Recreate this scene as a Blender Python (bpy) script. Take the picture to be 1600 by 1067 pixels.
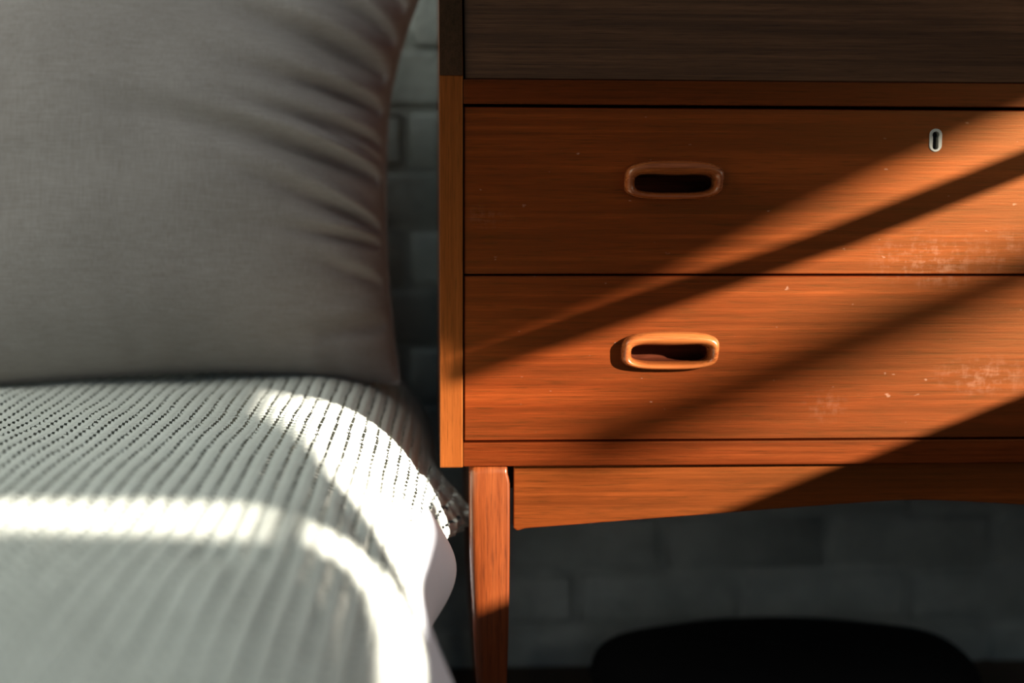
import bpy, bmesh, math, random
import numpy as np
from mathutils import Matrix, Vector

random.seed(4)
for o in list(bpy.data.objects):
    bpy.data.objects.remove(o, do_unlink=True)
scene = bpy.context.scene
COL = scene.collection

# ------------------------------------------------------------------ camera
# X right, Y towards the back wall, Z up; the bureau's front is the plane Y = 0
CAM = Vector((0.0, -1.40, 0.68))
r = Vector((0.9985485, -0.05366391, 0.00459115))
u = Vector((0.00222576, 0.12628441, 0.99199158))
f = Vector((0.05381394, 0.99054148, -0.12622056))
cd = bpy.data.cameras.new('camera')
cd.lens = 50; cd.sensor_width = 36; cd.clip_start = 0.02
cd.dof.use_dof = True; cd.dof.focus_distance = 1.385; cd.dof.aperture_fstop = 1.65
cam = bpy.data.objects.new('camera', cd); COL.objects.link(cam)
cam.matrix_world = Matrix(((r.x, u.x, -f.x, CAM.x), (r.y, u.y, -f.y, CAM.y), (r.z, u.z, -f.z, CAM.z), (0, 0, 0, 1)))
scene.camera = cam

# ------------------------------------------------------------------ light
SUN = Vector((-1.0, 0.9, -0.40)).normalized()
w = bpy.data.worlds.new('world'); scene.world = w; w.use_nodes = True
bg = w.node_tree.nodes['Background']
bg.inputs[0].default_value = (0.36, 0.68, 1.0, 1); bg.inputs[1].default_value = 0.17
sd = bpy.data.lights.new('sun', 'SUN'); sd.energy = 21.0; sd.angle = math.radians(0.6); sd.color = (1.0, 0.93, 0.82)
sun = bpy.data.objects.new('sun', sd); COL.objects.link(sun)
sun.rotation_euler = SUN.to_track_quat('-Z', 'Y').to_euler(); sun.location = (4, -3, 3)
# soft fill lamp added high on the left; no window is built there
ad = bpy.data.lights.new('left_fill', 'AREA'); ad.shape = 'RECTANGLE'; ad.size = 1.5; ad.size_y = 1.5
ad.energy = 28; ad.color = (1.0, 1.0, 0.90)
al = bpy.data.objects.new('left_fill', ad); COL.objects.link(al)
al.location = (-1.75, -0.55, 2.0)
al.rotation_euler = (Vector((-0.30, 0.1, 0.5)) - Vector(al.location)).to_track_quat('-Z', 'Y').to_euler()
# sky light entering by the low window in the right wall
rd = bpy.data.lights.new('right_window_daylight', 'AREA'); rd.shape = 'RECTANGLE'; rd.size = 2.2; rd.size_y = 0.26
rd.energy = 5.5; rd.color = (1.0, 0.94, 0.86)
rl = bpy.data.objects.new('right_window_daylight', rd); COL.objects.link(rl)
rl.location = (1.28, -1.3, 0.86)
rl.rotation_euler = Matrix(((0, 0, 1), (1, 0, 0), (0, 1, 0))).to_euler()
vs = scene.view_settings
vs.view_transform = 'Standard'; vs.look = 'None'; vs.gamma = 1; vs.exposure = 0.0; vs.use_curve_mapping = False

# ------------------------------------------------------------------ helpers
def link_mesh(name, verts, faces, mat=None, parent=None, smooth=False):
    me = bpy.data.meshes.new(name)
    me.from_pydata([tuple(v) for v in verts], [], faces); me.update()
    o = bpy.data.objects.new(name, me); COL.objects.link(o)
    if mat: me.materials.append(mat)
    if parent: o.parent = parent
    if smooth:
        me.polygons.foreach_set('use_smooth', [True] * len(me.polygons))
    return o

def link_bm(name, bm, mat=None, parent=None, smooth=False):
    bmesh.ops.recalc_face_normals(bm, faces=bm.faces)
    me = bpy.data.meshes.new(name); bm.to_mesh(me); bm.free()
    o = bpy.data.objects.new(name, me); COL.objects.link(o)
    if mat: me.materials.append(mat)
    if parent: o.parent = parent
    if smooth:
        me.polygons.foreach_set('use_smooth', [True] * len(me.polygons))
    return o

def empty(name, loc=(0, 0, 0)):
    o = bpy.data.objects.new(name, None); COL.objects.link(o); o.location = loc
    return o

def tag(o, label, cat, group=None):
    o['label'] = label; o['category'] = cat
    if group: o['group'] = group
    return o

def structure(o):
    o['kind'] = 'structure'; return o

def box(name, x0, x1, y0, y1, z0, z1, mat, parent=None, bev=0.0012, seg=2, smooth=False):
    bm = bmesh.new()
    bmesh.ops.create_cube(bm, size=1)
    for v in bm.verts:
        v.co = ((x0 + x1) / 2 + v.co.x * (x1 - x0), (y0 + y1) / 2 + v.co.y * (y1 - y0), (z0 + z1) / 2 + v.co.z * (z1 - z0))
    if bev:
        bmesh.ops.bevel(bm, geom=bm.edges[:], offset=bev, segments=seg, profile=0.6, affect='EDGES')
    return link_bm(name, bm, mat, parent, smooth)

def prism(name, poly, axis, a0, a1, mat, parent=None, bev=0.0):
    """polygon in the plane normal to axis, extruded from a0 to a1"""
    def P(p, a):
        return {'x': (a, p[0], p[1]), 'y': (p[0], a, p[1]), 'z': (p[0], p[1], a)}[axis]
    bm = bmesh.new()
    A = [bm.verts.new(P(p, a0)) for p in poly]; B = [bm.verts.new(P(p, a1)) for p in poly]
    bm.faces.new(A); bm.faces.new(B[::-1])
    n = len(poly)
    for i in range(n):
        bm.faces.new((A[i], B[i], B[(i + 1) % n], A[(i + 1) % n]))
    bmesh.ops.recalc_face_normals(bm, faces=bm.faces)
    if bev:
        sharp = [e for e in bm.edges if e.calc_face_angle(0) > 0.35]
        bmesh.ops.bevel(bm, geom=sharp, offset=bev, segments=2, profile=0.6, affect='EDGES')
    return link_bm(name, bm, mat, parent)

# ------------------------------------------------------------------ materials
def new_mat(name):
    m = bpy.data.materials.new(name); m.use_nodes = True
    nt = m.node_tree; b = nt.nodes['Principled BSDF']
    return m, nt, b

def node(nt, t, **kw):
    n = nt.nodes.new(t)
    for k, v in kw.items(): setattr(n, k, v)
    return n

def ramp(nt, stops):
    n = nt.nodes.new('ShaderNodeValToRGB')
    e = n.color_ramp.elements
    while len(e) < len(stops): e.new(0.5)
    for i, (p, c) in enumerate(stops):
        e[i].position = p; e[i].color = (*c, 1) if len(c) == 3 else c
    return n

def mapping(nt, scale, coord='Object', loc=(0, 0, 0)):
    tc = nt.nodes.new('ShaderNodeTexCoord'); mp = nt.nodes.new('ShaderNodeMapping')
    mp.inputs['Scale'].default_value = scale; mp.inputs['Location'].default_value = loc
    if coord == 'World':
        nt.links.new(nt.nodes.new('ShaderNodeNewGeometry').outputs['Position'], mp.inputs['Vector'])
    else:
        nt.links.new(tc.outputs[coord], mp.inputs['Vector'])
    return mp

def noise(nt, vec, scale=1.0, detail=4, rough=0.55, dist=0.0):
    n = nt.nodes.new('ShaderNodeTexNoise')
    n.inputs['Scale'].default_value = scale; n.inputs['Detail'].default_value = detail
    n.inputs['Roughness'].default_value = rough; n.inputs['Distortion'].default_value = dist
    nt.links.new(vec.outputs[0], n.inputs['Vector'])
    return n

def mix(nt, a, b, fac, mode='MIX'):
    n = nt.nodes.new('ShaderNodeMix'); n.data_type = 'RGBA'; n.blend_type = mode
    for sock, val in ((n.inputs['A'], a), (n.inputs['B'], b), (n.inputs['Factor'], fac)):
        if hasattr(val, 'links') or hasattr(val, 'is_linked'): nt.links.new(val, sock)
        elif isinstance(val, tuple): sock.default_value = (*val, 1)
        else: sock.default_value = val
    return n.outputs['Result']

def math_node(nt, op, a, b=None, clamp=False):
    n = nt.nodes.new('ShaderNodeMath'); n.operation = op; n.use_clamp = clamp
    for i, v in enumerate((a, b)):
        if v is None: continue
        if hasattr(v, 'is_linked'): nt.links.new(v, n.inputs[i])
        else: n.inputs[i].default_value = v
    return n.outputs[0]

def wood(name, axis, dark, mid, light, rough=0.47, offset=(0, 0, 0), scuffs=False, spec=0.85, tint=(1.0, 0.44, 0.11)):
    m, nt, b = new_mat(name)
    L = nt.links.new
    def sc(along, across):
        return (along, across, across) if axis == 'x' else (across, across, along)
    # slow figure of the veneer
    fig = noise(nt, mapping(nt, sc(1.3, 13), loc=offset), 1, 5, 0.55, 0.9)
    fine = noise(nt, mapping(nt, sc(2.2, 190), loc=offset), 1, 6, 0.7, 0.15)
    pore = noise(nt, mapping(nt, sc(30, 800), loc=offset), 1, 3, 0.6, 0.0)
    rp = ramp(nt, [(0.36, dark), (0.50, mid), (0.645, light)])
    s = math_node(nt, 'MULTIPLY', fig.outputs['Fac'], 0.5)
    s2 = math_node(nt, 'MULTIPLY', fine.outputs['Fac'], 0.5)
    L(math_node(nt, 'ADD', s, s2), rp.inputs['Fac'])
    pr = ramp(nt, [(0.28, (0.30, 0.25, 0.22)), (0.47, (1, 1, 1)), (0.58, (1, 1, 1)), (0.74, (1.5, 1.6, 1.9))])
    L(pore.outputs['Fac'], pr.inputs['Fac'])
    col = mix(nt, rp.outputs['Color'], pr.outputs['Color'], 0.8, 'MULTIPLY')
    rr = 1.0
    if scuffs:
        # rubbed worn patches on the lacquer, their pale sheen put into colour, and small nicks
        tot = None
        for (cx, cz, rx, rz, k) in ((0.500, 0.583, 0.075, 0.034, 0.9), (0.575, 0.595, 0.03, 0.03, 0.5), (0.555, 0.465, 0.06, 0.024, 0.8), (0.395, 0.435, 0.03, 0.02, 0.4), (0.052, 0.625, 0.03, 0.014, 0.35)):
            mp = mapping(nt, (1 / rx, 0.0, 1 / rz), loc=(-cx / rx, 0, -cz / rz))
            g = node(nt, 'ShaderNodeTexGradient', gradient_type='SPHERICAL'); L(mp.outputs[0], g.inputs['Vector'])
            v = math_node(nt, 'MULTIPLY', g.outputs['Fac'], k)
            tot = v if tot is None else math_node(nt, 'ADD', tot, v)
        wn = noise(nt, mapping(nt, (160, 160, 70)), 1, 5, 0.7)
        wn2 = noise(nt, mapping(nt, (60, 60, 200)), 1, 4, 0.7)
        wr = ramp(nt, [(0.48, (0, 0, 0)), (0.66, (1, 1, 1))]); L(math_node(nt, 'MULTIPLY', math_node(nt, 'ADD', wn.outputs['Fac'], wn2.outputs['Fac']), 0.5), wr.inputs['Fac'])
        k = math_node(nt, 'MULTIPLY', math_node(nt, 'MULTIPLY', wr.outputs['Color'], 2.0), tot, True)
        col = mix(nt, col, (0.40, 0.22, 0.14), math_node(nt, 'MULTIPLY', k, 0.20))
        nk = noise(nt, mapping(nt, (75, 75, 140)), 1, 2, 0.5)
        nr = ramp(nt, [(0.735, (0, 0, 0)), (0.77, (1, 1, 1))]); L(nk.outputs['Fac'], nr.inputs['Fac'])
        col = mix(nt, col, (0.55, 0.36, 0.25), math_node(nt, 'MULTIPLY', nr.outputs['Color'], 0.2))
    L(col, b.inputs['Base Color'])
    ro = math_node(nt, 'ADD', math_node(nt, 'MULTIPLY', fine.outputs['Fac'], 0.22), rough - 0.11)
    L(ro, b.inputs['Roughness'])
    b.inputs['Specular IOR Level'].default_value = spec
    b.inputs['Specular Tint'].default_value = (*tint, 1)
    bp = node(nt, 'ShaderNodeBump'); bp.inputs['Strength'].default_value = 0.25; bp.inputs['Distance'].default_value = 0.0006
    L(math_node(nt, 'ADD', math_node(nt, 'MULTIPLY', pore.outputs['Fac'], 0.7), fine.outputs['Fac']), bp.inputs['Height'])
    L(bp.outputs['Normal'], b.inputs['Normal'])
    return m

D_, M_, L_ = (0.044, 0.0032, 0.0005), (0.083, 0.0074, 0.0009), (0.148, 0.0200, 0.0028)
M_DRAWER = wood('teak_drawer', 'x', D_, M_, L_, scuffs=True)
M_RAIL = wood('teak_rail', 'x', (0.038, 0.0038, 0.0008), (0.064, 0.0072, 0.0012), (0.105, 0.0155, 0.0028), offset=(3, 1, 5), spec=0.5)
M_APRON = wood('teak_apron', 'x', (0.045, 0.0058, 0.0010), (0.09, 0.0135, 0.002), (0.15, 0.029, 0.0048), offset=(7, 2, 1))
M_SIDE = wood('teak_side', 'z', (0.075, 0.013, 0.002), (0.115, 0.023, 0.0036), (0.16, 0.037, 0.0065), offset=(1, 4, 2))
M_LEG = wood('teak_leg', 'z', (0.095, 0.017, 0.003), (0.15, 0.029, 0.0048), (0.21, 0.049, 0.009), rough=0.36, offset=(5, 4, 2), spec=0.6, tint=(1, .8, .6))
M_HANDLE = wood('teak_handle', 'x', (0.17, 0.036, 0.008), (0.24, 0.060, 0.014), (0.31, 0.092, 0.022), rough=0.27, offset=(2, 8, 2), spec=0.5, tint=(1, .85, .7))
M_LID = wood('teak_lid', 'x', (0.020, 0.0085, 0.0035), (0.046, 0.019, 0.0075), (0.085, 0.036, 0.015), rough=0.5, offset=(9, 3, 2), spec=0.25, tint=(1, .7, .5))  # darker veneer; its colour also carries the shade of the slant
M_EDGE_SHADE = wood('slant_shade_wood', 'z', (0.012, 0.006, 0.003), (0.022, 0.010, 0.005), (0.036, 0.015, 0.007), rough=0.5, offset=(4, 3, 2), spec=0.2)  # near-black wood: shade of the slanted panel edge put into the colour
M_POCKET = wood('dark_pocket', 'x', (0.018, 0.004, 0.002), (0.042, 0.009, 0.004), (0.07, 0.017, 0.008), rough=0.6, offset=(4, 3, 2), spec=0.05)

def plain(name, color, rough=0.6, metal=0.0, spec=0.5):
    m, nt, b = new_mat(name)
    n = noise(nt, mapping(nt, (60, 60, 60)), 1, 3)
    c = tuple(x * 0.86 for x in color)
    nt.links.new(mix(nt, c, color, n.outputs['Fac']), b.inputs['Base Color'])
    b.inputs['Roughness'].default_value = rough; b.inputs['Metallic'].default_value = metal
    b.inputs['Specular IOR Level'].default_value = spec
    return m

M_IVORY = plain('aged_ivory', (0.34, 0.32, 0.26), 0.45)
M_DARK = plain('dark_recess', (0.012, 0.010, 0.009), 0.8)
M_FLOOR = wood('dark_floor', 'x', (0.010, 0.007, 0.005), (0.022, 0.015, 0.011), (0.035, 0.025, 0.018), rough=0.5)
M_BLACK = plain('matte_black', (0.006, 0.006, 0.006), 0.95, spec=0.1)
M_BEDWOOD = wood('bed_wood', 'x', (0.02, 0.014, 0.01), (0.04, 0.028, 0.02), (0.06, 0.04, 0.03))
M_FRAME = plain('window_paint', (0.55, 0.54, 0.50), 0.5)
M_BLOCKER = plain('blocker_grey', (0.10, 0.095, 0.09), 0.9)  # grey of the added sun blockers
M_PLASTER = plain('plaster', (0.22, 0.21, 0.20), 0.9)

def fabric(name, c1, c2, freq, bump, mottled=6.0, sheen=0.0, rough=0.9):
    m, nt, b = new_mat(name); L = nt.links.new
    wa = noise(nt, mapping(nt, (freq, freq, freq * 0.06)), 1, 3, 0.6)
    wb = noise(nt, mapping(nt, (freq * 0.06, freq * 0.06, freq)), 1, 3, 0.6)
    lo = noise(nt, mapping(nt, (mottled,) * 3), 1, 4, 0.6)
    h = math_node(nt, 'ADD', wa.outputs['Fac'], wb.outputs['Fac'])
    v = math_node(nt, 'ADD', math_node(nt, 'MULTIPLY', h, 0.35), math_node(nt, 'MULTIPLY', lo.outputs['Fac'], 0.3))
    rp = ramp(nt, [(0.36, c1), (0.64, c2)]); L(v, rp.inputs['Fac'])
    L(rp.outputs['Color'], b.inputs['Base Color'])
    b.inputs['Roughness'].default_value = rough; b.inputs['Specular IOR Level'].default_value = 0.15
    b.inputs['Sheen Weight'].default_value = sheen
    bp = node(nt, 'ShaderNodeBump'); bp.inputs['Strength'].default_value = bump; bp.inputs['Distance'].default_value = 0.0006
    L(h, bp.inputs['Height']); L(bp.outputs['Normal'], b.inputs['Normal'])
    return m

M_PILLOW = fabric('grey_brown_linen', (0.235, 0.205, 0.182), (0.37, 0.335, 0.307), 750, 0.5, sheen=0.15)
M_BLANKET = fabric('cream_knit', (0.60, 0.615, 0.55), (0.74, 0.755, 0.69), 900, 0.35)
M_SHEET = fabric('white_cotton', (0.74, 0.76, 0.83), (0.80, 0.82, 0.88), 1500, 0.1)
M_MATTRESS = fabric('mattress_ticking', (0.26, 0.25, 0.22), (0.32, 0.31, 0.275), 500, 0.2)

def paint_brick():
    m, nt, b = new_mat('grey_painted_brick'); L = nt.links.new
    big = noise(nt, mapping(nt, (14, 14, 14), 'World'), 1, 5, 0.6)
    sm = noise(nt, mapping(nt, (70, 70, 70), 'World'), 1, 4, 0.6)
    rp = ramp(nt, [(0.3, (0.24, 0.27, 0.25)), (0.7, (0.35, 0.385, 0.355))]); L(big.outputs['Fac'], rp.inputs['Fac'])
    L(rp.outputs['Color'], b.inputs['Base Color']); b.inputs['Roughness'].default_value = 0.55
    bp = node(nt, 'ShaderNodeBump'); bp.inputs['Strength'].default_value = 0.6; bp.inputs['Distance'].default_value = 0.012
    L(math_node(nt, 'ADD', big.outputs['Fac'], math_node(nt, 'MULTIPLY', sm.outputs['Fac'], 0.35)), bp.inputs['Height'])
    L(bp.outputs['Normal'], b.inputs['Normal'])
    return m
M_BRICK = paint_brick()

# ------------------------------------------------------------------ setting
YW = 0.45
structure(box('floor', -2.2, 1.3, -3.0, YW + 0.1, -0.05, 0.0, M_FLOOR, bev=0))
wb = structure(box('wall_back', -2.2, 1.4, YW + 0.0050, YW + 0.12, 0.0, 2.5, M_BRICK, bev=0))
def brick_mesh(k):
    rnd = random.Random(k)
    bm = bmesh.new(); bmesh.ops.create_cube(bm, size=1)
    for v in bm.verts:
        v.co.x *= 0.217; v.co.y *= 0.014; v.co.z *= 0.067
    fe = [e for e in bm.edges if all(v.co.y < 0 for v in e.verts)]
    bmesh.ops.bevel(bm, geom=fe, offset=0.0065, segments=3, profile=0.5, affect='EDGES')
    for v in bm.verts:
        v.co.x += rnd.uniform(-1, 1) * 0.003; v.co.z += rnd.uniform(-1, 1) * 0.003; v.co.y += rnd.uniform(-1, 1) * 0.0012
    bmesh.ops.recalc_face_normals(bm, faces=bm.faces)
    me = bpy.data.meshes.new('brick'); bm.to_mesh(me); bm.free(); me.materials.append(M_BRICK)
    me.polygons.foreach_set('use_smooth', [True] * len(me.polygons))
    return me
BR = [brick_mesh(k) for k in range(5)]
nb = 0
for row in range(24):                       # the courses the photograph lets one see, near the bed and the bureau
    z = 0.0175 + 0.0765 * row
    for c in range(-7, 5):
        x = 0.19 + 0.227 * c + (0.1135 if row % 2 else 0)
        if x > 1.18: continue
        o = bpy.data.objects.new('brick', random.choice(BR)); COL.objects.link(o)
        o.parent = wb
        o.location = (x, YW + 0.0080 + random.uniform(-0.0008, 0.0006), z)
        o.rotation_euler = (random.uniform(-.004, .004), random.uniform(-.006, .006), random.uniform(-.003, .003))
        nb += 1

# right wall with the low window the sun comes through
XW = 1.30
wr = structure(empty('wall_right', (0, 0, 0)))
def wall_piece(y0, y1, z0, z1):
    box('wall_panel', XW, XW + 0.14, y0, y1, z0, z1, M_PLASTER, wr, bev=0)
wall_piece(-3.0, YW + 0.1, 0.0, 0.727)
wall_piece(-3.0, YW + 0.1, 1.62, 2.5)
wall_piece(-0.12, YW + 0.1, 0.727, 1.62)
wall_piece(-3.0, -2.45, 0.727, 1.62)
win = structure(empty('window_1', (XW, -1.2, 0.727)))
def wpoly(name, poly, mat, x0=0.0, th=0.012):
    o = prism(name, poly, 'x', XW + x0, XW + x0 + th, mat)
    o.parent = win; o.matrix_parent_inverse = Matrix.Translation((-XW, 1.2, -0.727))
    return o
wpoly('shadow_bar', [(-0.10, 0.955), (-0.80, 0.954), (-1.165, 0.975), (-1.165, 0.990), (-0.8, 0.980), (-0.10, 0.975)], M_FRAME)  # glazing bar, its edges bent to fit the sun band
wpoly('top_blocker', [(-1.165, 1.63), (-1.165, 1.025), (-1.34, 1.018), (-1.34, 1.63)], M_BLOCKER)  # added unseen sheet; keeps the sun off above the lit shoulder
AW = 2.0
wpoly('outer_blocker', [(y - 0.9 * AW, z + 0.4 * AW) for (y, z) in ((-0.05, 1.022), (-0.66, 1.022), (-0.86, 1.008), (-1.0, 0.990), (-1.166, 0.988), (-1.20, 1.045), (-1.42, 1.045), (-1.42, 1.70), (-0.05, 1.70))], M_BLOCKER, x0=AW, th=0.02)  # sheet added far outside to soften the top of the sun band
wpoly('sun_blocker', [(-1.33, 1.63), (-1.33, 1.016), (-1.42, 0.997), (-1.495, 0.975), (-1.52, 0.953), (-1.555, 0.926), (-1.585, 0.89), (-1.60, 0.72), (-1.613, 0.72), (-1.605, 0.892), (-1.597, 0.924), (-1.635, 0.964), (-1.645, 0.997), (-1.81, 1.079), (-2.46, 1.38), (-2.46, 1.63)], M_BLOCKER)  # added cut-out, outlined to shape the sun patches on the bed
wpoly('sun_blocker', [(-1.732, 0.992), (-1.69, 0.958), (-1.705, 0.936), (-1.744, 0.923), (-1.90, 0.905), (-2.46, 0.87), (-2.46, 1.34), (-1.874, 1.066)], M_BLOCKER)  # added cut-out that keeps the near bed top in shade
wpoly('shadow_bar', [(-1.60, 0.980), (-1.60, 0.9965), (-1.80, 0.9965), (-1.80, 0.980)], M_FRAME)  # bar added to break the sun strip on the bed
wpoly('low_blocker', [(-1.168, 0.72), (-1.168, 0.864), (-1.5, 0.862), (-2.46, 0.846), (-2.46, 0.72)], M_FRAME)  # added panel; keeps the sun off the hanging sheet
box('window_sill', XW - 0.0, XW + 0.13, -2.45, -0.12, 0.700, 0.7275, M_FRAME, bev=0.002).parent = wr
# bar and posts added outside, only to cast the soft shadow band
tr = structure(empty('shadow_caster_1', (4.9, -4.2, 0)))
def child(o, p):
    o.parent = p; o.matrix_parent_inverse = Matrix.Translation(-Vector(p.location)); return o
DX = 4.9 - XW
child(box('shadow_rail', 4.88, 4.92, -4.28, -2.5, 0.852 + 0.4 * DX - 0.024, 0.852 + 0.4 * DX + 0.024, M_FRAME, bev=0.004), tr)
for yy in (-3.35, -2.55):
    child(box('post', 4.88, 4.92, yy - 0.02, yy + 0.02, 0, 0.84 + 0.4 * DX, M_FRAME, bev=0.004), tr)

# ------------------------------------------------------------------ bureau
ZB, ZD0, ZD1, ZD2, ZD3, ZK = 0.375, 0.4005, 0.5676, 0.7345, 0.758, 0.7613
XL, XLI, XC = 0.0044, 0.0273, 0.495
XR, XRI = 2 * XC - XL, 2 * XC - XLI
bureau = empty('writing_bureau', (XC, 0.2, 0))
tag(bureau, 'reddish teak writing bureau with slanted lid and two wide drawers, beside the bed', 'bureau')
def B(o):
    o.parent = bureau; o.matrix_parent_inverse = Matrix.Translation((-XC, -0.2, 0)); return o
DEP = 0.425
SL = 0.62                                     # lid runs back by SL per unit of height
def side_poly(z0, z1):
    return [(0, z0), (0, ZK), (SL * (1.10 - ZK), 1.10), (DEP, 1.10), (DEP, z0)]
B(prism('side_panel', side_poly(ZB - 0.0008, 0), 'x', XL, XLI, M_SIDE, bev=0.0011))
B(prism('side_panel', side_poly(ZB - 0.0008, 0), 'x', XRI, XR, M_SIDE, bev=0.0011))
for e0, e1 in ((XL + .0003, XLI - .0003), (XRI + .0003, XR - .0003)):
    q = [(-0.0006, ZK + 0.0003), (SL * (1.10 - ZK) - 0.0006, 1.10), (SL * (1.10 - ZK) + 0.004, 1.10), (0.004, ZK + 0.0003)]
    B(prism('slant_shade', q, 'x', e0, e1, M_EDGE_SHADE))  # added strip, dark to stand in for shade on the slanted edge
B(box('top_board', XLI, XRI, SL * (1.10 - ZK), DEP, 1.078, 1.10, M_RAIL))
B(box('back_panel', XLI, XRI, DEP - 0.012, DEP, ZB, 1.078, M_DARK, bev=0))
B(box('bottom_rail', XLI + 0.0004, XRI - 0.0004, 0.0008, DEP - 0.012, ZB, ZD0 - 0.0012, M_RAIL, bev=0.0010))
B(box('drawer_rail', XLI + 0.0004, XRI - 0.0004, 0.0006, DEP - 0.012, ZD2, ZD3, M_RAIL, bev=0.0010))
# slanted writing flap
ux = math.hypot(1, SL); nrm = Vector((0, -1 / ux, SL / ux)); up = Vector((0, SL / ux, 1 / ux))
bm = bmesh.new(); bmesh.ops.create_cube(bm, size=1)
Lh = (1.078 - ZD3 - 0.001) * ux
o0 = Vector((XC, 0.0022, ZD3 + 0.0012)) + up * (Lh / 2) - nrm * 0.010
for v in bm.verts:
    v.co = o0 + Vector((v.co.x * (XRI - XLI - 0.004), 0, 0)) + up * (v.co.z * Lh) + nrm * (v.co.y * -0.020)
bmesh.ops.bevel(bm, geom=bm.edges[:], offset=0.0010, segments=2, profile=0.6, affect='EDGES')
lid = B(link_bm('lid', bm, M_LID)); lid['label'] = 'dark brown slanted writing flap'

# handle outline curves, t from 0..2pi
NH = 96
def sup(t, a, b, e):
    c, s_ = math.cos(t), math.sin(t)
    return (a * math.copysign(abs(c) ** (2 / e), c), b * math.copysign(abs(s_) ** (2 / e), s_))
def h_out(t):
    x, z = sup(t, 0.0487, 0.0168, 4.2)
    z += (0.0024 if z > 0 else -0.0020) * (1 - (x / 0.0487) ** 2) * min(1, abs(z) / 0.012)
    x += 0.0012 * z / 0.018
    return x, z
def h_in(t):
    x, z = sup(t, 0.0392, 0.0100, 3.4)
    if z > 0: z *= 1 - 0.22 * max(0, math.cos(x / 0.0392 * math.pi / 2)) ** 1.2
    return x, z - 0.0022
TS = [2 * math.pi * i / NH for i in range(NH)]
def lerp(a, b, f): return a + (b - a) * f
HRINGS = [(0, 0.0), (-0.01, 0.003), (0.01, 0.0065), (0.08, 0.0096), (0.20, 0.0118), (0.38, 0.0130), (0.58, 0.0126), (0.78, 0.0106), (0.92, 0.0074), (1.0, 0.003), (1.03, -0.002), (1.04, -0.008)]
def handle(cx, cz, yf):
    vs_, fs = [], []
    for f_, w_ in HRINGS:
        for t in TS:
            ox, oz = h_out(t); ix, iz = h_in(t)
            ww = w_
            # top bar stands further out than the lower lip
            ww *= 1.0 + 0.12 * max(-1, min(1, oz / 0.017)) if w_ > 0 else 1
            vs_.append((cx + lerp(ox, ix, f_), yf - ww, cz + lerp(oz, iz, f_)))
    n = len(HRINGS)
    for k in range(n - 1):
        for i in range(NH):
            j = (i + 1) % NH
            fs.append((k * NH + i, k * NH + j, (k + 1) * NH + j, (k + 1) * NH + i))
    h = link_mesh('handle', vs_, fs, M_HANDLE, smooth=True)
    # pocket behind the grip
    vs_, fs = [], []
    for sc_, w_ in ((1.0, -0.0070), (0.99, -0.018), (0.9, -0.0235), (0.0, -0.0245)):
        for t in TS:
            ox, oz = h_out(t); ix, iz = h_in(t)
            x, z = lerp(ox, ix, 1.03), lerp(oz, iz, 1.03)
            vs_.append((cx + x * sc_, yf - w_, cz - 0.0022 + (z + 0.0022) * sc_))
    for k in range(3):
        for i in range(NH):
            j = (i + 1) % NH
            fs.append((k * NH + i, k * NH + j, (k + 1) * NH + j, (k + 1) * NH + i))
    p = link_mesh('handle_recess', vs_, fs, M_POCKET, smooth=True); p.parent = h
    return h

def drawer_front(x0, x1, z0, z1, yf, holes):
    """slab with chamfered rim and real cut-outs"""
    c, th = 0.0009, 0.020
    bm = bmesh.new()
    def loop(pts, y): return [bm.verts.new((p[0], y, p[1])) for p in pts]
    def edges(vs_): return [bm.edges.new((vs_[i], vs_[(i + 1) % len(vs_)])) for i in range(len(vs_))]
    def bridge(a, b):
        for i in range(len(a)):
            j = (i + 1) % len(a); bm.faces.new((a[i], a[j], b[j], b[i]))
    R = lambda d: [(x0 + d, z0 + d), (x1 - d, z0 + d), (x1 - d, z1 - d), (x0 + d, z1 - d)]
    F = loop(R(c), yf); E = edges(F)
    HL = []
    for h in holes:
        a = loop(h, yf); E += edges(a); HL.append(a)
    bmesh.ops.triangle_fill(bm, use_beauty=True, use_dissolve=False, edges=E, normal=(0, -1, 0))
    for a in HL:
        b = [bm.verts.new((v.co.x, yf + th, v.co.z)) for v in a]; bridge(a, b)
    G = loop(R(0), yf + c); K = loop(R(0), yf + th)
    bridge(F, G); bridge(G, K)
    return link_bm('drawer', bm, M_DRAWER)

def hole_handle(cx, cz):
    return [(cx + lerp(h_out(t)[0], h_in(t)[0], .72), cz + lerp(h_out(t)[1], h_in(t)[1], .72)) for t in TS]
NK = 64
def stadium(rx, hz, t):
    # rounded slot around the centre, by angle
    d = Vector((math.cos(t), math.sin(t))); lo, hi = 0, 0.1
    for _ in range(40):
        m_ = (lo + hi) / 2; x, z = d.x * m_, d.y * m_
        q = math.hypot(x, max(0, abs(z) - (hz - rx)))
        if q < rx: lo = m_
        else: hi = m_
    return (d.x * lo, d.y * lo)
def keyshape(t):
    d = Vector((math.cos(t), math.sin(t))); lo, hi = 0, 0.1
    def inside(x, z):
        return math.hypot(x, z - 0.0050) < 0.0036 or (abs(x) < 0.0029 and -0.0064 < z < 0.005) or math.hypot(x, z + 0.0064) < 0.0029
    lo = 0.0
    for k in range(300):
        m_ = k * 0.00005
        if inside(d.x * m_, d.y * m_): lo = m_
    return (d.x * lo, d.y * lo)
TK = [2 * math.pi * i / NK for i in range(NK)]
KX, KZ = 0.4966, 0.7019
YF = 0.0022
GAP = 0.0011
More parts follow.
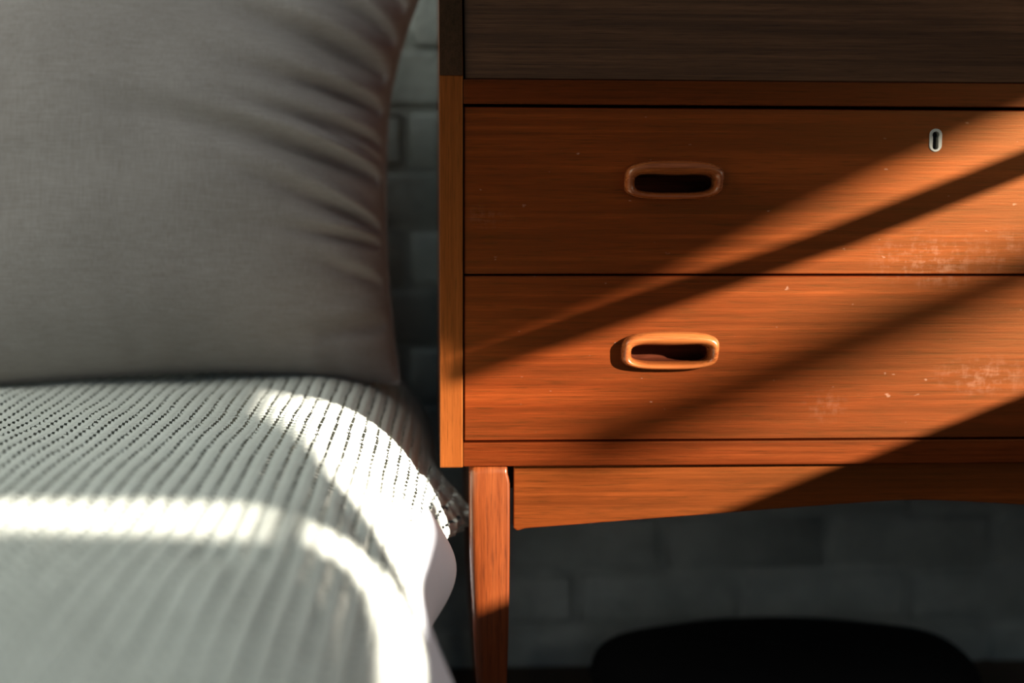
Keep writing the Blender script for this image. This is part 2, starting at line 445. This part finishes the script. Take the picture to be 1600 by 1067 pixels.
# handles are placed a hair apart from drawer to drawer, as on the real piece
HX1, HZ1, HX2, HZ2 = 0.2352, 0.6612, 0.2343, 0.4919
dr1 = B(drawer_front(XLI + 0.0014, XRI - 0.0014, ZD1 + GAP, ZD2 - 0.0030, YF,
        [hole_handle(HX1, HZ1), hole_handle(2 * XC - HX1, HZ1), [(KX + stadium(.0054, .0105, t)[0], KZ + stadium(.0054, .0105, t)[1]) for t in TK]]))
dr2 = B(drawer_front(XLI + 0.0014, XRI - 0.0014, ZD0 + GAP * 0.6, ZD1 - GAP * 0.8, YF,
        [hole_handle(HX2, HZ2), hole_handle(2 * XC - HX2, HZ2)]))
for d_, hx, hz in ((dr1, HX1, HZ1), (dr1, 2 * XC - HX1, HZ1), (dr2, HX2, HZ2), (dr2, 2 * XC - HX2, HZ2)):
    h = handle(hx, hz, YF); h.parent = d_
# escutcheon: oval plate with a keyhole through it
vs_, fs = [], []
rows = []
for t in TK:
    sx, sz = stadium(.0063, .0114, t); kx, kz = keyshape(t)
    rows.append([(sx, sz, 0.0), (sx, sz, 0.0006), (sx * .96, sz * .97, 0.0009), (kx * 1.06, kz * 1.03, 0.0009), (kx, kz, 0.0005), (kx, kz, -0.007)])
for rr in rows:
    for (x, z, w_) in rr: vs_.append((KX + x, YF - w_, KZ + z))
for i in range(NK):
    j = (i + 1) % NK
    for k in range(5):
        fs.append((i * 6 + k, i * 6 + k + 1, j * 6 + k + 1, j * 6 + k))
esc = link_mesh('keyhole_plate', vs_, fs, M_IVORY); esc.parent = dr1; esc['label'] = 'pale oval keyhole plate'
kh = link_mesh('keyhole', [(KX + rr[5][0] * .999, YF + .0070 - 0.0002, KZ + rr[5][1] * .999) for rr in rows], [list(range(NK))], M_DARK); kh.parent = dr1
for d_, za, zb in ((dr1, ZD1 + .02, ZD2 - .02), (dr2, ZD0 + .02, ZD1 - .02)):
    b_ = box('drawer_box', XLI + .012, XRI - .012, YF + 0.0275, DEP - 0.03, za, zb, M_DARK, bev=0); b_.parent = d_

# legs: lofted, rounded on the outer edge, tapering
def leg(mirror, back):
    secs = [(ZB - 0.0002, .0342, .0722), (.3665, .0342, .0725), (.3615, .0342, .0738), (.3560, .0342, .0748), (.300, .0345, .0750), (.240, .0365, .0748), (.190, .0388, .0740), (.150, .0412, .0728), (.08, .0455, .0700), (0.0, .0500, .0668)]
    vs_, fs = [], []
    n = 0
    for (z, a, b) in secs:
        y0, y1 = 0.0042, 0.0042 + (b - a) * 0.98
        pts = []
        for (cx, cy, rr, a0) in ((a, y0, .0085, 180), (b, y0, .0028, 270), (b, y1, .003, 0), (a, y1, .006, 90)):
            sx = 1 if cx == a else -1; sy = 1 if cy == y0 else -1
            ox, oy = cx + sx * rr, cy + sy * rr
            for q in range(6):
                an = math.radians(a0 + 90 * q / 5)
                pts.append((ox + rr * math.cos(an), oy + rr * math.sin(an)))
        n = len(pts)
        for x, y in pts:
            if mirror: x = 2 * XC - x
            if back: y = DEP - y
            vs_.append((x, y, z))
    for k in range(len(secs) - 1):
        for i in range(n):
            j = (i + 1) % n
            fs.append((k * n + i, k * n + j, (k + 1) * n + j, (k + 1) * n + i))
    fs.append(list(range(n))); fs.append(list(range((len(secs) - 1) * n, len(secs) * n)))
    bm = bmesh.new()
    V = [bm.verts.new(v) for v in vs_]
    for q in fs: bm.faces.new([V[i] for i in q])
    o = link_bm('leg', bm, M_LEG, smooth=True)
    return B(o)
for mi in (False, True):
    for bk in (False, True): leg(mi, bk)
# front apron with its shallow pointed arch
xa, xb = 0.0792, 2 * XC - 0.0792
poly = [(xa, ZB - .0002), (xa, 0.3080), (xa + .004, 0.3052)]
for i in range(41):
    x = xa + 0.012 + (xb - xa - 0.024) * i / 40
    d_ = abs(x - XC) / (XC - xa)
    poly.append((x, 0.3338 - 0.0275 * (math.sqrt(d_ * d_ + 0.006) - math.sqrt(0.006)) * 1.06))
poly += [(xb - .004, 0.3052), (xb, 0.3080), (xb, ZB - .0002)]
B(prism('apron', poly, 'y', 0.013, 0.031, M_APRON, bev=0.0010))
B(box('cross_rail', 0.0745, 2 * XC - 0.0745, 0.034, 0.050, 0.345, ZB - .0002, M_DARK, bev=0))
for sx in (0.046, 2 * XC - 0.064):
    B(box('side_rail', sx, sx + 0.018, 0.045, DEP - 0.045, 0.325, ZB - .0002, M_APRON, bev=0.001))

# ------------------------------------------------------------------ bed
BX0, BX1, BY0, BY1 = -0.98, -0.012, -1.55, 0.435
bed = empty('bed', (-0.5, -0.5, 0))
tag(bed, 'low bed with pale mattress standing against the brick wall, under the cream blanket', 'bed')
def CB(o): return child(o, bed)
m_ = box('mattress', BX0 + .02, BX1 - .03, BY0, BY1, 0.20, 0.396, M_MATTRESS, bev=0.10, seg=6, smooth=True); CB(m_)
CB(box('bed_frame', BX0 + .03, BX1 - .10, BY0 + .02, BY1 - .02, 0.12, 0.20, M_BEDWOOD, bev=0.004))
for lx in (BX0 + .06, BX1 - .19):
    for ly in (BY0 + .06, BY1 - .12):
        CB(box('leg', lx, lx + .06, ly, ly + .06, 0.0, 0.12, M_BEDWOOD, bev=0.004))

def fbm(a, b, seed, n=5, base=1.0):
    rs = np.random.RandomState(seed); out = 0
    for i in range(n):
        k = base * 1.7 ** i; th = rs.uniform(0, 6.28); ph = rs.uniform(0, 6.28)
        out = out + np.sin(k * (a * math.cos(th) + b * math.sin(th)) + ph) / 1.5 ** i
    return out

def grid_mesh(name, P, mat, keep=None, parent=None):
    n, m = P.shape[:2]
    idx = np.arange(n * m).reshape(n, m)
    q = np.stack([idx[:-1, :-1], idx[:-1, 1:], idx[1:, 1:], idx[1:, :-1]], -1).reshape(-1, 4)
    if keep is not None: q = q[keep.reshape(-1)]
    me = bpy.data.meshes.new(name)
    me.vertices.add(n * m); me.vertices.foreach_set('co', P.reshape(-1).astype(np.float32))
    me.loops.add(q.size); me.loops.foreach_set('vertex_index', q.reshape(-1).astype(np.int32))
    me.polygons.add(len(q)); me.polygons.foreach_set('loop_start', (np.arange(len(q)) * 4).astype(np.int32))
    me.polygons.foreach_set('loop_total', np.full(len(q), 4, np.int32))
    me.polygons.foreach_set('use_smooth', np.ones(len(q), bool))
    me.update(calc_edges=True); me.validate()
    me.materials.append(mat)
    o = bpy.data.objects.new(name, me); COL.objects.link(o)
    if parent: o.parent = parent
    return o

# knitted blanket: flat top, round shoulder, short drop at the side
RX, RZ, ZT = 0.14, 0.13, 0.43
arc_n = 400
th = np.linspace(0, math.pi / 2, arc_n)
ax, az = -RX + RX * np.sin(th), ZT - RZ + RZ * np.cos(th)
al_ = np.concatenate([[0], np.cumsum(np.hypot(np.diff(ax), np.diff(az)))]); AL = al_[-1]
s = np.concatenate([np.arange(-0.84, -0.50, 0.002), np.arange(-0.50, AL + 0.06, 0.0015)])   # arc length, 0 where the shoulder starts
yv = np.concatenate([np.arange(0.425, -0.52, -0.0015), np.arange(-0.52, -1.0, -0.003), np.arange(-1.0, -1.56, -0.012)])
S, Y = np.meshgrid(s, yv, indexing='ij')
hemlen = np.where(Y > -0.05, 0.006, 0.006 + np.clip((-0.05 - Y) / 0.5, 0, 1) * 0.05)
Sc = np.where(S > AL, AL + (S - AL) / 0.06 * hemlen, S)
X = np.where(S < 0, -RX + S, np.interp(np.clip(Sc, 0, AL), al_, ax))
Z = np.where(S < 0, ZT, np.interp(np.clip(Sc, 0, AL), al_, az)) - np.clip(Sc - AL, 0, None)
side = np.clip(Sc / AL, 0, 1.3)
# lie of the cloth: soft undulations, crown, folds along the shoulder, the corner flaring out under the bureau
Z = Z + 0.0022 * fbm(S * 9, Y * 9, 3) * np.clip(1 - side, 0.25, 1) - 0.022 * np.clip((-S - 0.06) / 0.4, 0, 1) ** 1.5
X = X + side ** 2 * (0.0016 * fbm(Y * 14, S * 4, 8) - 0.010 * np.clip((-0.0 - Y) / 0.12, 0, 1) * np.clip((Y + 0.62) / 0.25, 0, 1))
flare = np.clip((0.362 - Z) / 0.055, 0, 1) ** 1.3
X = X + flare * (0.036 * np.exp(-((Y - 0.105) / 0.075) ** 2) + 0.0035 * np.sin(Y * 2 * math.pi / 0.021 + S * 30) * np.exp(-((Y - 0.09) / 0.07) ** 2))
Z = Z - flare * 0.002 * np.exp(-((Y - 0.085) / 0.06) ** 2)
# crease running down the near shoulder and a press mark on the top
cr = np.exp(-((S - (0.085 + (-0.33 - Y) * 0.35)) / 0.010) ** 2) * np.clip((-0.28 - Y) / 0.06, 0, 1) * np.clip((Y + 0.75) / 0.1, 0, 1)
dimp = np.exp(-((S + 0.0) / 0.022) ** 2 - ((Y + 0.50) / 0.03) ** 2)
P = np.stack([X, Y, Z], -1)
gs = np.gradient(P, axis=0); gy = np.gradient(P, axis=1)
N = np.cross(gy, gs); N /= np.linalg.norm(N, axis=-1, keepdims=True) + 1e-12
if N[100, 100, 2] < 0: N = -N
PC, PR = 0.0146, 0.0150
wob = 0.0010 * np.sin(Y * 17 + S * 5)
k = np.round((S + wob) / PC); ds = S + wob - k * PC
yo = Y + np.where(k % 2 == 0, 0, PR / 2) + 0.35 * np.abs(ds)
dy = yo - np.round(yo / PR) * PR
rib = 0.0004 * np.cos(2 * math.pi * ds / PC)
pit = -0.0030 * (dy / 0.0050) * np.exp(-(ds / 0.0036) ** 4 - (dy / 0.0062) ** 4)   # little loops, the far lip standing proud
cols = np.exp(-(ds / 0.0034) ** 2)
fine_w = np.clip((s + 0.84) / 0.02, 0, 1)[:, None]
h = (-rib - 0.0008 * cols - pit + 0.00035 * np.sin(2 * math.pi * Y / 0.0045)) * fine_w - 0.006 * cr - 0.006 * dimp
P = P + N * h[..., None]
hole = (np.abs(ds) < 0.0026 * (1 - 0.3 * dy / 0.005)) & (np.abs(dy) < 0.0042) & (S > -0.83) & (Y > -0.99)
keep = ~(hole[:-1, :-1] & hole[1:, 1:] & hole[1:, :-1] & hole[:-1, 1:])
bl = grid_mesh('blanket', P, M_BLANKET, keep)
tag(bl, 'cream eyelet-knit blanket spread over the bed, draped over its edge', 'blanket')

# white sheet hanging from under the blanket
yv = np.linspace(0.40, -1.5, 420); zv = np.linspace(0, 1, 60)
V, Y = np.meshgrid(zv, yv, indexing='ij')
Z = 0.352 - V * 0.242
D1 = np.exp(-((Y + 0.09 - (0.30 - Z) * 0.5) / 0.12) ** 2)          # ballooning fold next to the bureau
D2 = np.clip((-0.24 - Y) / 0.12, 0, 1)                               # nearer fold, further down
X = -0.016 + 0.006 * V + D1 * 0.034 * np.sin(np.clip((0.349 - Z) / 0.100, 0, 1) * math.pi) ** 0.8 + D2 * 0.034 * np.clip((0.345 - Z) / 0.08, 0, 1) ** 0.8
X = X + V * 0.004 * np.sin(Y * 2 * math.pi / 0.11 + 1.5 + V * 3)
X = np.where(Y > -0.02, np.minimum(X, 0.016), X)
sh = grid_mesh('bed_sheet', np.stack([X, Y, Z], -1), M_SHEET)
tag(sh, 'white cotton sheet hanging below the blanket at the bed side', 'sheet')
md = sh.modifiers.new('thickness', 'SOLIDIFY'); md.thickness = 0.0012; md.offset = -1

# ------------------------------------------------------------------ pillow
def make_pillow():
    n = 241
    a = np.linspace(-1, 1, n)
    # denser towards the seams
    a = np.sin(a * math.pi / 2) * 0.35 + a * 0.65
    U, V = np.meshgrid(a, a, indexing='ij')
    hx, hz, T = 0.285, 0.248, 0.105
    px = U * hx * (1 - 0.075 * (1 - V ** 2)); pz = V * hz * (1 - 0.05 * (1 - U ** 2))
    px = px + 0.030 * np.clip((V - 0.25) / 0.75, 0, 1) ** 1.6 * np.clip(U, 0, 1) ** 2
    pz = pz - 0.022 * np.clip((0.25 - U) / 1.25, 0, 1) * np.clip(-V, 0, 1) ** 2
    base = np.clip((1 - np.abs(U) ** 2.6) * (1 - np.abs(V) ** 2.8), 0, 1) ** 0.52
    creases = 0
    # gathers running in from the right-hand seam: seam height, inward slope, length, width, depth
    for (v0, sl, ln, wd, dp) in ((-0.06, 0.34, 0.62, 0.034, 0.017), (-0.30, 0.45, 0.30, 0.030, 0.014), (-0.36, .1, .22, .022, .012), (0.10, 0.30, 0.36, 0.028, 0.013), (0.26, 0.32, 0.34, 0.030, 0.014),
                                 (0.42, 0.5, 0.60, 0.042, 0.016), (0.58, 0.75, 0.42, 0.035, 0.013), (0.74, 0.95, 0.55, 0.040, 0.013), (-0.55, 0.3, 0.16, 0.03, 0.008), (-0.72, -0.3, 0.25, 0.035, 0.008), (0.02, .5, .22, .02, .010)):
        d = 1 - U
        c = V - (v0 + sl * d - 0.25 * sl * d * d)
        e = np.exp(-np.clip(d - 0.03, 0, 9) ** 1.5 / ln ** 1.5) * np.clip(d / 0.04, 0, 1)
        w_ = wd * (1 + 1.3 * d)
        creases = creases - 1.9 * dp * e * (np.exp(-(c / w_) ** 2) - 0.55 * np.exp(-((c - 1.7 * w_) / (1.3 * w_)) ** 2))
    # small puckers along the bottom and left seams
    dB = V + 1
    creases = creases + 0.004 * np.exp(-dB / 0.10) * np.clip(dB / .03, 0, 1) * np.sin(U * 22 + np.sin(U * 9) * 2)
    dL = U + 1
    creases = creases + 0.006 * np.exp(-dL / 0.2) * np.clip(dL / .03, 0, 1) * np.sin(V * 18 + np.sin(V * 7) * 2)
    soft = 0.0035 * fbm(U * 2.5, V * 2.5, 21, 4) * base
    front = -(T * base + (creases + soft) * np.clip(base * 1.6, 0, 1))
    back = T * 0.62 * base
    F = np.stack([px, front, pz], -1); Bk = np.stack([px, back, pz], -1)
    def quads(off, flip):
        idx = np.arange(n * n).reshape(n, n) + off
        q = np.stack([idx[:-1, :-1], idx[1:, :-1], idx[1:, 1:], idx[:-1, 1:]], -1).reshape(-1, 4)
        return q[:, ::-1] if flip else q
    vv = np.concatenate([F.reshape(-1, 3), Bk.reshape(-1, 3)])
    o = link_mesh('pillow', vv.tolist(), np.concatenate([quads(0, False), quads(n * n, True)]).tolist(), M_PILLOW, smooth=True)
    bm = bmesh.new(); bm.from_mesh(o.data); bmesh.ops.remove_doubles(bm, verts=bm.verts, dist=1e-5)
    bmesh.ops.recalc_face_normals(bm, faces=bm.faces); bm.to_mesh(o.data); bm.free()
    # piped seam
    t = np.linspace(0, 4, 400, endpoint=False); ring = []
    for q in t:
        e, fr = int(q), q - int(q)
        uu, v_ = [(-1 + 2 * fr, -1), (1, -1 + 2 * fr), (1 - 2 * fr, 1), (-1, 1 - 2 * fr)][e]
        ring.append((uu * hx * (1 - 0.075 * (1 - v_ ** 2)) + 0.030 * max(0, (v_ - 0.25) / 0.75) ** 1.6 * max(0, uu) ** 2, 0, v_ * hz * (1 - 0.05 * (1 - uu ** 2)) - 0.022 * min(1, max(0, (0.25 - uu) / 1.25)) * max(0, -v_) ** 2))
    cv, cf = [], []
    for i, c in enumerate(ring):
        nx = Vector(ring[(i + 1) % 400]) - Vector(ring[i - 1]); nx.normalize(); sd_ = nx.cross(Vector((0, 1, 0)))
        for j in range(8):
            an = 2 * math.pi * j / 8
            cv.append(Vector(c) + sd_ * (0.0022 * math.cos(an)) + Vector((0, 0.0022 * math.sin(an), 0)))
    for i in range(400):
        for j in range(8):
            cf.append((i * 8 + j, i * 8 + (j + 1) % 8, ((i + 1) % 400) * 8 + (j + 1) % 8, ((i + 1) % 400) * 8 + j))
    s_ = link_mesh('seam', cv, cf, M_PILLOW, o, smooth=True)
    return o
pil = make_pillow()
tag(pil, 'grey-brown linen pillow propped upright on the bed against the wall', 'pillow')
pil.location = (-0.322, 0.285, 0.672)
pil.rotation_euler = (math.radians(-9), math.radians(1.2), math.radians(0))

# ------------------------------------------------------------------ flat black rounded form on the floor under the bureau
def floor_form():
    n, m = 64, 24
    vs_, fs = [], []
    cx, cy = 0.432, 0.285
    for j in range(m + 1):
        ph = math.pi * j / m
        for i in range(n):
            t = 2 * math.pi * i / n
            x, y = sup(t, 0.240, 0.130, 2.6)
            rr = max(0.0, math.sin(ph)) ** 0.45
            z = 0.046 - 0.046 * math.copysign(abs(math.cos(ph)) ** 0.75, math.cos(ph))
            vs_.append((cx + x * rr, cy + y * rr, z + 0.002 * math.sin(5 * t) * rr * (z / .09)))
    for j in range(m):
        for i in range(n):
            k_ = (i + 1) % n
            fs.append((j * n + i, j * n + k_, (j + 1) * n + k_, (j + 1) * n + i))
    o = link_mesh('floor_form', vs_, fs, M_BLACK, smooth=True)
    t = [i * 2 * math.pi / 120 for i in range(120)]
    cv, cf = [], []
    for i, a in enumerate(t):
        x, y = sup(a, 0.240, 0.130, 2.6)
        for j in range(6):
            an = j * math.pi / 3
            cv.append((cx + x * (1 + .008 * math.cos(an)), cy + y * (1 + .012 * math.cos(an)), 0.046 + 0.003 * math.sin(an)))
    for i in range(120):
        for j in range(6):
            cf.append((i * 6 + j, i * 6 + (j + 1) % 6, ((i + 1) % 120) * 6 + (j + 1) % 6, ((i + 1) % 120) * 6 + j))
    link_mesh('rim_ring', cv, cf, M_BLACK, o, smooth=True)
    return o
tag(floor_form(), 'flat black rounded form lying on the dark floor beneath the bureau', 'cushion')
